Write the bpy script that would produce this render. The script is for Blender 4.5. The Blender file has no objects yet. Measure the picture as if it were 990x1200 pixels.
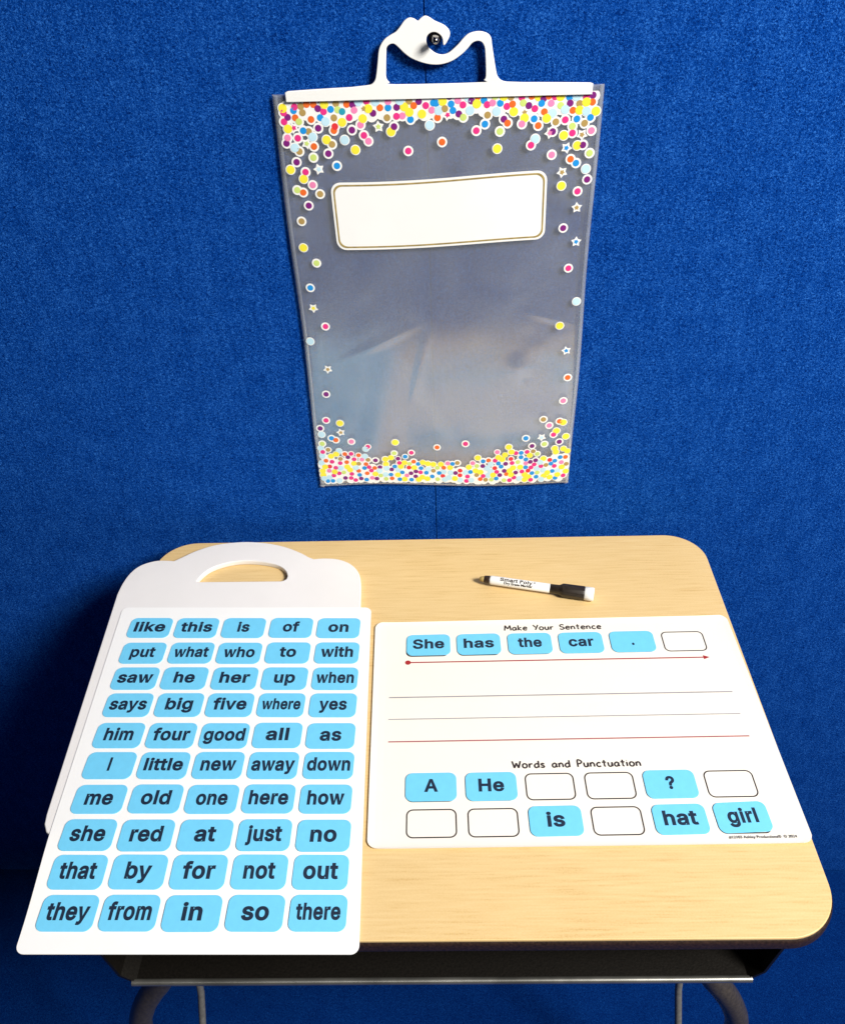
import bpy, bmesh, math, random
from mathutils import Vector, Matrix, Euler

random.seed(7)
scene = bpy.context.scene
C = scene.collection
TOP = 0.74                                    # height of the desk top above the floor

# ------------------------------------------------------------------ camera
cam_d = bpy.data.cameras.new('camera')
cam = bpy.data.objects.new('camera', cam_d)
C.objects.link(cam)
scene.camera = cam
cam.location = (0.0072, -0.7843, TOP + 0.6427)
cam.rotation_euler = (0.9027, 0.0284, 0.0167)
cam_d.sensor_fit = 'HORIZONTAL'
cam_d.sensor_width = 36.0
cam_d.lens = 1034.2 / 990.0 * 36.0
cam_d.clip_start = 0.01
cam_d.clip_end = 100

# ------------------------------------------------------------------ world, lamps, exposure
world = bpy.data.worlds.new('World')
scene.world = world
world.use_nodes = True
bg = world.node_tree.nodes['Background']
bg.inputs['Color'].default_value = (1.0, 0.97, 0.93, 1)
bg.inputs['Strength'].default_value = 0.02

def area_lamp(name, loc, target, size, power, color):
    d = bpy.data.lights.new(name, 'AREA')
    d.shape = 'RECTANGLE'
    d.size, d.size_y = size
    d.energy = power
    d.color = color
    o = bpy.data.objects.new(name, d)
    C.objects.link(o)
    o.location = loc
    o.rotation_euler = (Vector(target) - Vector(loc)).to_track_quat('-Z', 'Y').to_euler()
    return o

area_lamp('ceiling_lamp_key', (1.6, -1.45, TOP + 1.85), (0, -0.1, TOP), (0.7, 0.7), 148, (1.0, 0.96, 0.88))
area_lamp('ceiling_lamp_fill', (-0.2, -2.1, TOP + 2.2), (0, 0, TOP + 0.1), (1.2, 0.6), 3, (1.0, 0.97, 0.92))

scene.view_settings.view_transform = 'Standard'
scene.view_settings.look = 'None'
scene.view_settings.gamma = 1.0
scene.view_settings.exposure = 0.0
scene.cycles.transparent_max_bounces = 24
scene.cycles.max_bounces = 10

# ------------------------------------------------------------------ helpers
def link_mesh(name, me, mats, parent=None, loc=(0, 0, 0), rot=(0, 0, 0)):
    o = bpy.data.objects.new(name, me)
    C.objects.link(o)
    for m in (mats if isinstance(mats, (list, tuple)) else [mats]):
        if m is not None:
            me.materials.append(m)
    o.location = loc
    o.rotation_euler = rot
    if parent is not None:
        o.parent = parent
    return o

def thing(name, label, cat, loc=(0, 0, 0), rot=(0, 0, 0), group=None):
    o = bpy.data.objects.new(name, None)
    C.objects.link(o)
    o.empty_display_size = 0.02
    o.location = loc
    o.rotation_euler = rot
    return tag(o, label, cat, group)

def tag(o, label, cat, group=None):
    o['label'] = label
    o['category'] = cat
    if group:
        o['group'] = group
    return o

def smooth(me, on=True):
    for p in me.polygons:
        p.use_smooth = on
    return me

def pydata(name, v, f, sm=False):
    me = bpy.data.meshes.new(name)
    me.from_pydata(v, [], f)
    me.update()
    return smooth(me, sm)

def bm_mesh(name, bm, sm=False):
    me = bpy.data.meshes.new(name)
    bmesh.ops.recalc_face_normals(bm, faces=bm.faces[:])
    bm.to_mesh(me)
    bm.free()
    return smooth(me, sm)

def from_curve(name, cu):
    o = bpy.data.objects.new('tmp_curve', cu)
    C.objects.link(o)
    dg = bpy.context.evaluated_depsgraph_get()
    dg.update()
    me = bpy.data.meshes.new_from_object(o.evaluated_get(dg))
    me.name = name
    bpy.data.objects.remove(o)
    bpy.data.curves.remove(cu)
    me.materials.clear()
    return me

def plate(name, outlines, thick, bev=0.0, res=3):
    """flat plate from closed outlines (first the edge, then holes); bottom at z = 0"""
    cu = bpy.data.curves.new('tmp', 'CURVE')
    cu.dimensions = '2D'
    cu.fill_mode = 'BOTH'
    for pts in outlines:
        s = cu.splines.new('POLY')
        s.points.add(len(pts) - 1)
        for p, q in zip(s.points, pts):
            p.co = (q[0], q[1], 0, 1)
        s.use_cyclic_u = True
    cu.extrude = thick / 2 - bev
    cu.bevel_depth = bev
    cu.bevel_resolution = res
    cu.offset = -bev
    me = from_curve(name, cu)
    me.transform(Matrix.Translation((0, 0, thick / 2)))
    bm = bmesh.new()
    bm.from_mesh(me)
    bmesh.ops.remove_doubles(bm, verts=bm.verts[:], dist=1e-6)
    bm.to_mesh(me)
    bm.free()
    return me

def tube(name, paths, r, res=6, cyclic=False, kind='POLY'):
    cu = bpy.data.curves.new('tmp', 'CURVE')
    cu.dimensions = '3D'
    for pts in paths:
        s = cu.splines.new('POLY')
        s.points.add(len(pts) - 1)
        for p, q in zip(s.points, pts):
            p.co = (q[0], q[1], q[2], 1)
        s.use_cyclic_u = cyclic
    cu.bevel_depth = r
    cu.bevel_resolution = res
    cu.use_fill_caps = True
    return smooth(from_curve(name, cu))

def spline(pts, n=6, closed=False):
    """Catmull-Rom through points"""
    P = [Vector(p) for p in pts]
    out = []
    N = len(P)
    rng = range(N) if closed else range(N - 1)
    for i in rng:
        if closed:
            a, b, c, d = P[i - 1], P[i], P[(i + 1) % N], P[(i + 2) % N]
        else:
            a, b, c, d = P[max(i - 1, 0)], P[i], P[i + 1], P[min(i + 2, N - 1)]
        for k in range(n):
            t = k / n
            out.append(0.5 * ((2 * b) + (c - a) * t + (2 * a - 5 * b + 4 * c - d) * t * t + (3 * b - a - 3 * c + d) * t ** 3))
    if not closed:
        out.append(P[-1])
    return out

def rrect(w, h, r, n=6, cx=0, cy=0):
    pts = []
    for sx, sy, a0 in ((1, 1, 0), (-1, 1, 90), (-1, -1, 180), (1, -1, 270)):
        for k in range(n + 1):
            a = math.radians(a0 + 90 * k / n)
            pts.append((cx + sx * (w / 2 - r) + r * math.cos(a), cy + sy * (h / 2 - r) + r * math.sin(a)))
    return pts

def box_bm(bm, x0, x1, y0, y1, z0, z1):
    v = [bm.verts.new(p) for p in ((x0, y0, z0), (x1, y0, z0), (x1, y1, z0), (x0, y1, z0),
                                   (x0, y0, z1), (x1, y0, z1), (x1, y1, z1), (x0, y1, z1))]
    for f in ((0, 3, 2, 1), (4, 5, 6, 7), (0, 1, 5, 4), (1, 2, 6, 5), (2, 3, 7, 6), (3, 0, 4, 7)):
        bm.faces.new([v[i] for i in f])

def rr_slab(name, w, h, r, nx, ny, surf, thick):
    """rounded-rectangle sheet, centred; surf(x, y) -> (top point, unit normal); solid with the given thickness"""
    ys = sorted(set([-h / 2 + h * j / ny for j in range(ny + 1)] +
                    [s * (h / 2 - r + r * math.sin(math.radians(a))) for s in (1, -1) for a in range(0, 91, 15)]))
    rows = []
    for y in ys:
        d = max(0.0, abs(y) - (h / 2 - r))
        ins = r - math.sqrt(max(0.0, r * r - d * d))
        hw = w / 2 - ins
        rows.append([(-hw + 2 * hw * i / nx, y) for i in range(nx + 1)])
    v, f = [], []
    for row in rows:
        for x, y in row:
            v.append(Vector(surf(x, y)[0]))
    nt = len(v)
    for row in rows:
        for x, y in row:
            p, n = surf(x, y)
            v.append(Vector(p) - Vector(n) * thick)
    W = nx + 1
    for j in range(len(rows) - 1):
        for i in range(nx):
            a = j * W + i
            f.append((a, a + 1, a + W + 1, a + W))
            f.append((nt + a, nt + a + W, nt + a + W + 1, nt + a + 1))
    L = len(rows)
    loop = [i for i in range(nx)] + [j * W + nx for j in range(L - 1)] + [(L - 1) * W + i for i in range(nx, 0, -1)] + [j * W for j in range(L - 1, 0, -1)]
    for k in range(len(loop)):
        a, b = loop[k], loop[(k + 1) % len(loop)]
        f.append((a, nt + a, nt + b, b))
    me = pydata(name, [tuple(p) for p in v], f)
    return me

def lathe(name, prof, n=28):
    """profile of (x, radius) turned about the x axis"""
    v, f = [], []
    for x, r in prof:
        for k in range(n):
            a = 2 * math.pi * k / n
            v.append((x, r * math.cos(a), r * math.sin(a)))
    for j in range(len(prof) - 1):
        for k in range(n):
            a, b = j * n + k, j * n + (k + 1) % n
            f.append((a, a + n, b + n, b))
    f.append(tuple(range(n)))
    f.append(tuple(reversed(range((len(prof) - 1) * n, len(prof) * n))))
    me = pydata(name, v, f)
    return me

# letter outlines for the word cards: character, advance, closed outlines in thousandths of the letter size
GLYPHS = {}
for line in '''. 188 95,-4;83,-3;73,1;63,9;55,18;51,29;50,41;51,53;55,64;63,73;73,81;83,85;95,87;107,85;118,81;128,73;135,64;140,53;141,41;140,29;135,18;128,9;118,1;107,-3
? 358 132,152;132,159;133,187;136,211;141,230;148,245;157,258;168,269;209,298;223,309;236,321;247,334;255,349;260,365;262,384;260,399;257,413;250,425;242,436;232,445;220,452;207,457;193,461;178,462;163,461;150,458;137,453;125,446;115,437;106,425;99,412;94,396;92,378;27,378;30,406;38,430;49,452;64,471;82,487;103,499;126,508;151,514;178,516;206,514;232,508;255,498;275,486;292,470;306,451;316,430;322,407;324,382;322,356;316,332;306,311;292,292;275,276;254,261;219,235;211,226;204,216;200,205;196,192;194,177;194,158;194,152 164,-4;152,-3;141,1;131,9;124,18;120,29;118,41;120,53;124,64;131,73;141,80;152,85;164,86;176,85;186,80;196,73;203,64;208,53;209,41;208,29;203,18;196,9;186,1;176,-3
A 480 16,0;201,509;276,509;463,0;395,0;345,142;134,142;85,0 156,199;322,199;239,436
H 517 60,0;60,509;125,509;125,289;392,289;392,509;457,509;457,0;392,0;392,232;125,232;125,0
I 195 62,0;62,509;133,509;133,0
S 447 224,-9;188,-7;156,-1;128,9;102,23;81,40;64,60;51,83;42,109;38,137;104,137;108,118;114,102;123,88;136,76;150,66;166,59;185,53;204,50;224,49;246,50;267,54;286,60;303,69;317,79;329,92;338,106;344,122;346,139;344,154;340,168;332,179;322,189;310,197;296,205;245,222;184,239;145,253;112,269;86,289;67,313;56,341;52,372;54,400;62,425;75,448;92,468;113,484;138,498;165,508;195,514;227,516;259,514;289,508;316,498;340,484;360,468;377,449;390,427;398,403;401,378;337,378;332,402;320,421;302,437;280,449;254,456;225,459;204,457;185,454;167,448;152,440;139,430;129,418;121,405;117,391;115,376;117,359;122,345;131,334;142,324;155,315;169,308;212,293;264,279;312,264;328,256;344,248;359,238;372,226;384,213;395,198;402,180;407,161;408,139;406,112;399,87;386,64;370,43;349,25;323,11;294,0;261,-7
a 389 160,-9;137,-7;115,-3;94,5;76,15;60,29;48,45;38,63;32,84;30,108;32,128;36,146;43,161;53,174;64,184;78,193;92,200;108,206;125,211;178,220;234,227;247,229;257,231;265,235;271,240;274,246;276,255;276,257;275,272;272,285;267,297;260,307;251,315;240,322;227,327;212,330;196,331;178,330;163,327;149,322;137,316;127,309;118,301;110,292;104,283;100,274;41,291;51,313;64,331;79,346;95,358;114,368;133,375;153,380;173,383;194,384;239,379;255,375;271,369;286,360;300,350;312,336;322,320;330,301;335,278;337,251;337,0;277,0;277,52;272,52;252,25;242,16;229,8;215,1;199,-4;181,-7 170,45;192,47;211,51;228,59;242,68;254,80;263,93;270,108;274,122;276,138;276,190;259,182;231,176;200,171;175,168;134,159;122,153;112,147;103,139;97,130;93,118;92,105;93,93;96,82;102,72;109,64;119,57;130,52;142,48;156,46
b 424 229,-8;208,-7;189,-3;172,4;159,12;147,21;138,31;118,59;112,59;112,0;53,0;53,509;114,509;114,319;118,319;137,346;147,355;158,364;171,373;188,379;207,383;229,384;259,382;287,374;313,361;335,342;354,320;370,293;381,261;388,227;390,189;388,151;381,116;370,84;355,57;336,34;313,16;288,3;260,-6 220,47;242,49;262,55;279,66;294,80;306,97;316,117;323,139;327,163;328,189;327,215;323,239;316,261;307,281;295,298;280,311;262,322;243,328;220,330;198,328;178,322;161,312;147,299;134,282;125,263;118,241;114,216;113,189;114,162;118,138;125,115;135,95;147,78;162,65;179,55;198,49
c 396 207,-8;174,-5;144,3;117,16;93,35;72,58;56,85;44,116;37,150;34,187;37,225;44,260;56,291;72,318;93,341;117,360;144,374;174,382;207,384;226,384;243,381;260,377;276,371;291,364;305,356;318,346;330,335;340,322;349,308;356,293;362,277;303,262;290,289;270,311;242,325;207,330;184,328;163,321;145,310;130,296;118,278;108,258;102,236;98,212;96,187;98,163;102,139;108,117;118,97;130,80;145,66;163,55;184,49;207,46;243,52;271,66;292,89;304,117;363,102;357,86;350,70;341,56;331,43;319,32;306,21;292,12;277,5;261,-1;244,-5;226,-7
d 424 195,-8;165,-6;137,3;111,16;89,34;70,57;55,84;43,116;36,151;34,189;36,227;43,261;55,293;70,320;89,342;112,361;137,374;165,382;196,384;218,383;237,379;253,373;267,364;278,355;287,346;306,319;311,319;311,509;372,509;372,0;313,0;313,59;307,59;287,31;277,21;266,12;252,4;236,-3;217,-7 205,47;226,49;246,55;263,65;278,78;290,95;299,115;306,138;310,162;312,189;310,216;306,241;300,263;290,282;278,299;263,312;246,322;227,328;205,330;182,328;162,322;145,311;130,298;118,281;108,261;102,239;98,215;96,189;98,163;102,139;109,117;118,97;130,80;145,66;162,55;182,49
e 404 212,-8;177,-5;145,3;117,16;92,35;72,58;56,85;44,116;37,150;34,187;36,224;44,258;55,290;71,317;91,340;115,359;142,373;172,382;205,384;226,383;246,380;266,374;285,366;303,355;319,341;334,324;347,305;357,282;365,256;370,227;371,194;371,169;96,169;98,151;102,127;110,106;121,88;135,73;151,61;169,53;190,48;212,46;227,47;241,49;254,53;265,58;276,65;285,73;294,82;300,93;306,105;365,91;358,72;348,55;335,39;320,26;302,14;283,4;261,-3;237,-7 308,226;304,248;298,269;288,286;277,301;263,314;246,323;227,328;205,330;183,328;164,323;146,313;131,301;119,286;109,270;102,251;97,231;97,221;310,221
f 250 81,0;81,327;10,327;10,379;81,379;81,432;82,452;87,470;96,486;107,499;120,510;135,519;152,525;169,529;187,530;222,527;243,521;232,470;215,472;195,474;178,472;164,468;154,460;147,449;143,435;142,419;142,379;228,379;228,327;142,327;142,0
g 425 207,-151;180,-149;156,-146;134,-140;114,-132;97,-122;82,-110;70,-97;59,-84;51,-69;101,-41;122,-66;131,-74;142,-82;154,-88;169,-93;187,-96;207,-97;236,-95;261,-87;282,-75;298,-58;308,-34;311,-6;311,68;306,68;287,41;277,32;266,23;252,16;236,10;217,6;195,5;165,7;138,14;113,27;90,43;71,65;55,90;43,120;36,154;34,191;36,229;43,263;55,293;71,320;90,342;112,361;138,374;166,382;196,384;218,383;237,379;253,373;267,365;279,356;288,346;308,319;313,319;313,379;372,379;372,-9;370,-40;363,-67;350,-90;334,-109;314,-124;291,-136;265,-144;237,-149 205,59;227,61;246,66;264,75;278,87;290,103;300,121;307,142;311,166;312,193;311,219;307,242;300,264;291,283;279,299;264,312;247,322;227,328;205,330;182,328;163,322;145,312;130,298;118,282;109,262;102,241;98,218;96,193;98,167;102,144;109,123;118,104;131,88;145,76;163,66;183,61
h 410 114,227;114,0;53,0;53,509;114,509;114,318;132,344;152,362;175,374;200,382;227,384;252,383;275,377;295,369;313,356;328,340;341,321;350,298;355,271;357,240;357,0;296,0;296,235;293,263;286,286;273,304;256,318;235,326;210,329;192,328;176,324;161,317;147,308;136,297;126,283;119,266;115,248
i 167 53,0;53,379;114,379;114,0 84,443;73,444;63,448;54,455;47,463;43,472;41,483;43,494;47,504;54,512;63,518;73,522;84,524;95,522;105,518;114,512;121,504;125,494;126,483;125,472;121,463;114,455;105,448;95,444
j 167 53,379;114,379;114,-30;112,-52;108,-72;102,-90;92,-106;80,-119;65,-129;47,-137;27,-141;4,-143;-10,-143;-10,-87;2,-87;18,-85;31,-80;40,-72;47,-61;51,-46;53,-29 83,443;72,444;62,448;53,455;47,463;42,472;41,483;42,494;47,504;53,512;62,518;72,522;83,524;95,522;105,518;114,512;120,504;125,494;126,483;125,472;120,463;114,455;105,448;95,444
k 371 53,0;53,509;114,509;114,218;278,379;360,379;198,222;372,0;294,0;152,180;114,143;114,0
l 170 55,0;55,509;116,509;116,0
m 610 53,0;53,379;112,379;112,312;122,331;132,346;144,358;158,368;172,376;187,382;203,385;219,386;245,383;268,375;287,361;303,342;314,320;317,312;326,329;337,343;350,356;364,366;381,375;398,381;417,385;437,386;458,385;478,380;497,372;514,361;529,346;541,328;550,307;555,283;557,255;557,0;496,0;496,254;493,279;485,298;473,313;456,323;438,329;419,330;402,329;387,326;374,320;363,312;353,302;345,290;340,277;336,263;335,247;335,0;274,0;274,260;272,280;265,297;253,311;238,322;220,328;199,330;185,329;171,326;158,320;145,312;135,302;126,289;119,274;115,257;114,238;114,0
n 410 114,227;114,0;53,0;53,379;112,379;112,310;132,344;152,362;175,374;200,382;227,384;252,383;275,377;295,369;313,356;328,340;341,321;350,298;355,271;357,240;357,0;296,0;296,235;293,263;286,286;273,304;256,318;235,326;210,329;192,328;176,324;161,317;147,308;136,297;126,283;119,266;115,248
o 415 207,-8;174,-5;144,3;117,16;93,35;72,58;56,85;44,116;37,150;34,187;37,225;44,260;56,291;72,318;93,341;117,360;144,374;174,382;207,384;241,382;271,374;299,360;323,341;343,318;359,291;371,260;379,225;381,187;379,150;371,116;359,85;343,58;323,35;299,16;271,3;241,-5 207,46;231,49;252,55;270,66;285,80;298,97;307,117;314,139;318,163;319,187;318,212;314,236;307,258;298,278;285,296;270,310;252,321;231,328;207,330;184,328;163,321;145,310;130,296;118,278;108,258;102,236;98,212;96,187;98,163;102,139;108,117;118,97;130,80;145,66;163,55;184,49
p 424 53,-143;53,379;112,379;112,319;118,319;137,346;147,355;158,364;171,373;188,379;207,383;229,384;259,382;287,374;313,361;335,342;354,320;370,293;381,261;388,227;390,189;388,151;381,116;370,84;355,57;336,34;313,16;288,3;260,-6;229,-8;208,-7;189,-3;173,4;159,12;147,21;138,31;118,59;114,59;114,-143 220,47;242,49;262,55;279,66;294,80;306,97;316,117;323,139;327,163;328,189;327,215;323,239;316,261;307,281;295,298;280,311;262,322;243,328;220,330;198,328;178,322;161,312;147,299;134,282;125,263;118,241;114,216;113,189;114,162;118,138;125,115;135,95;147,78;162,65;179,55;198,49
r 259 53,0;53,379;112,379;112,321;115,321;124,339;137,354;152,367;171,377;191,383;213,385;229,384;243,384;243,322;230,324;207,326;190,324;174,321;159,315;146,306;135,296;126,284;119,269;115,254;114,237;114,0
s 365 182,-8;157,-7;133,-3;112,3;93,12;76,24;62,38;50,54;41,73;36,94;94,107;101,87;111,72;124,60;141,52;160,47;181,45;206,47;227,53;244,62;258,74;265,88;268,103;266,115;262,126;254,136;243,144;229,150;212,155;149,170;118,180;92,192;72,208;58,227;50,249;47,274;49,295;55,314;65,332;79,347;95,360;115,370;137,378;161,383;187,384;212,383;234,379;254,372;271,363;286,352;299,339;309,324;318,308;324,290;268,277;262,291;254,304;243,316;228,325;210,331;187,333;166,331;147,326;131,317;119,305;111,292;109,277;110,264;115,253;124,243;136,235;152,229;172,223;229,209;261,200;287,187;306,171;320,153;328,131;331,107;329,85;323,65;312,47;298,31;281,18;260,6;236,-2;210,-7
t 227 65,93;65,327;6,327;6,379;65,379;65,471;126,471;126,379;204,379;204,327;126,327;126,98;127,83;130,70;136,61;144,55;156,51;170,50;185,51;202,54;213,2;192,-3;168,-4;138,-1;113,7;92,21;77,41;68,64
u 410 182,-5;158,-3;135,2;115,11;97,23;82,39;69,59;60,82;54,109;53,139;53,379;114,379;114,144;116,117;124,94;137,75;154,61;175,53;200,50;218,51;234,55;249,62;263,71;274,83;283,97;290,113;295,132;296,153;296,379;357,379;357,0;298,0;298,66;277,35;257,17;234,5;209,-3
v 389 163,0;17,379;84,379;195,70;305,379;371,379;226,0
w 567 138,0;23,379;87,379;170,92;252,379;316,379;399,92;480,379;545,379;429,0;368,0;284,268;199,0
y 389 47,-139;61,-86;71,-87;83,-89;94,-90;104,-89;113,-86;122,-81;130,-74;138,-64;145,-51;151,-36;163,-1;17,379;84,379;195,66;305,379;371,379;204,-58;196,-77;187,-93;177,-107;165,-119;153,-128;139,-136;125,-141;109,-144;91,-145;65,-143
P 395 53,0;53,509;245,509;290,500;330,478;356,442;364,400;364,355;354,312;328,276;290,254;245,246;116,246;116,0 116,300;240,300;275,308;297,330;302,378;297,425;275,447;240,455;116,455'''.split('\n'):
    q = line.split(' ')
    GLYPHS[q[0]] = (int(q[1]) / 1000, [[tuple(int(k) / 1000 for k in p.split(',')) for p in o.split(';')] for o in q[2:]])
def embolden(pts, d):
    P = [Vector(p) for p in pts]
    P = [p for i, p in enumerate(P) if (p - P[i - 1]).length > .004]
    out = []
    n = len(P)
    for i in range(n):
        a, b = (P[i] - P[i - 1]).normalized(), (P[(i + 1) % n] - P[i]).normalized()
        na, nb = Vector((-a.y, a.x)), Vector((-b.y, b.x))
        m = na + nb
        k = m.length_squared
        m = m * (2 / k) if k > .35 else na
        if m.length > 1.5:
            m = m.normalized() * 1.5
        out.append(P[i] + m * d)
    return out
TURN = 1 if sum(a[0] * b[1] - a[1] * b[0] for a, b in zip(GLYPHS['.'][1][0], GLYPHS['.'][1][0][1:] + GLYPHS['.'][1][0][:1])) < 0 else -1
def word_mesh(body, asc, width=None, bold=.029):
    cu = bpy.data.curves.new('tmp', 'CURVE')
    cu.dimensions = '2D'
    cu.fill_mode = 'FRONT'
    x = 0
    for ch in body:
        adv, outs = GLYPHS[ch] if ch != ' ' else (.17, [])
        for pts in outs:
            pts = embolden(pts, bold * TURN)
            s = cu.splines.new('POLY')
            s.points.add(len(pts) - 1)
            for p, q in zip(s.points, pts):
                p.co = (q[0] + x, q[1], 0, 1)
            s.use_cyclic_u = True
        x += adv + .030
    me = from_curve('lettering', cu)
    xs = [v.co.x for v in me.vertices]
    x0, x1 = min(xs), max(xs)
    s = asc / .53
    sx = s if width is None else width / (x1 - x0)
    for v in me.vertices:
        v.co.x = (v.co.x - (x0 + x1) / 2) * sx
        v.co.y *= s
    return me

def text_mesh(body, asc, width=None, bold=0.03, align='CENTER', cap=0.72):
    """flat lettering; asc = ascender height, width = total width (None keeps the letters' own width)"""
    cu = bpy.data.curves.new('tmp', 'FONT')
    cu.body = body
    cu.size = 1.0
    cu.offset = bold
    cu.resolution_u = 3
    cu.fill_mode = 'FRONT'
    me = from_curve('lettering', cu)
    xs = [v.co.x for v in me.vertices]
    x0, x1 = min(xs), max(xs)
    s = asc / cap
    sx = s if width is None else width / (x1 - x0)
    for v in me.vertices:
        v.co.x = (v.co.x - (x0 + x1) / 2) * sx
        v.co.y = v.co.y * s
    return me

# ------------------------------------------------------------------ materials
def mat(name):
    m = bpy.data.materials.new(name)
    m.use_nodes = True
    nt = m.node_tree
    return m, nt, nt.nodes['Principled BSDF']

def node(nt, kind, **kw):
    n = nt.nodes.new(kind)
    for k, v in kw.items():
        if hasattr(n, k):
            setattr(n, k, v)
        else:
            n.inputs[k].default_value = v
    return n

def simple(name, col, rough=0.5, metal=0.0, var=0.05, scale=60, bump=0.0, bscale=300, spec=0.5):
    m, nt, b = mat(name)
    tc = node(nt, 'ShaderNodeTexCoord')
    nz = node(nt, 'ShaderNodeTexNoise', Scale=scale, Detail=4.0)
    nt.links.new(tc.outputs['Object'], nz.inputs['Vector'])
    rp = node(nt, 'ShaderNodeValToRGB')
    rp.color_ramp.elements[0].position = 0.3
    rp.color_ramp.elements[1].position = 0.7
    rp.color_ramp.elements[0].color = [c * (1 - var) for c in col] + [1]
    rp.color_ramp.elements[1].color = [min(1, c * (1 + var)) for c in col] + [1]
    nt.links.new(nz.outputs['Fac'], rp.inputs['Fac'])
    nt.links.new(rp.outputs['Color'], b.inputs['Base Color'])
    b.inputs['Roughness'].default_value = rough
    b.inputs['Metallic'].default_value = metal
    b.inputs['Specular IOR Level'].default_value = spec
    if bump:
        n2 = node(nt, 'ShaderNodeTexNoise', Scale=bscale, Detail=3.0)
        nt.links.new(tc.outputs['Object'], n2.inputs['Vector'])
        bp = node(nt, 'ShaderNodeBump', Strength=bump, Distance=0.001)
        nt.links.new(n2.outputs['Fac'], bp.inputs['Height'])
        nt.links.new(bp.outputs['Normal'], b.inputs['Normal'])
    return m

def felt(name, dark, mid, light):
    m, nt, b = mat(name)
    tc = node(nt, 'ShaderNodeTexCoord')
    fine = node(nt, 'ShaderNodeTexNoise', Scale=620.0, Detail=3.0, Roughness=0.75, Distortion=1.2)
    nt.links.new(tc.outputs['Object'], fine.inputs['Vector'])
    mp = node(nt, 'ShaderNodeMapping')
    mp.inputs['Scale'].default_value = (260, 260, 22)
    nt.links.new(tc.outputs['Object'], mp.inputs['Vector'])
    rib = node(nt, 'ShaderNodeTexNoise', Scale=1.0, Detail=2.0)
    nt.links.new(mp.outputs['Vector'], rib.inputs['Vector'])
    big = node(nt, 'ShaderNodeTexNoise', Scale=38.0, Detail=3.0)
    nt.links.new(tc.outputs['Object'], big.inputs['Vector'])
    a1 = node(nt, 'ShaderNodeMath', operation='MULTIPLY_ADD')
    a1.inputs[1].default_value = 0.10
    nt.links.new(rib.outputs['Fac'], a1.inputs[0])
    nt.links.new(fine.outputs['Fac'], a1.inputs[2])
    a2 = node(nt, 'ShaderNodeMath', operation='MULTIPLY_ADD')
    a2.inputs[1].default_value = 0.10
    nt.links.new(big.outputs['Fac'], a2.inputs[0])
    nt.links.new(a1.outputs[0], a2.inputs[2])
    rp = node(nt, 'ShaderNodeValToRGB')
    e = rp.color_ramp.elements
    e[0].position, e[0].color = 0.46, (*dark, 1)
    e[1].position, e[1].color = 0.84, (*light, 1)
    k = e.new(0.62)
    k.color = (*mid, 1)
    nt.links.new(a2.outputs[0], rp.inputs['Fac'])
    nt.links.new(rp.outputs['Color'], b.inputs['Base Color'])
    b.inputs['Roughness'].default_value = 0.95
    b.inputs['Specular IOR Level'].default_value = 0.02
    bp = node(nt, 'ShaderNodeBump', Strength=0.55, Distance=0.0012)
    nt.links.new(fine.outputs['Fac'], bp.inputs['Height'])
    nt.links.new(bp.outputs['Normal'], b.inputs['Normal'])
    return m

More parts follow.
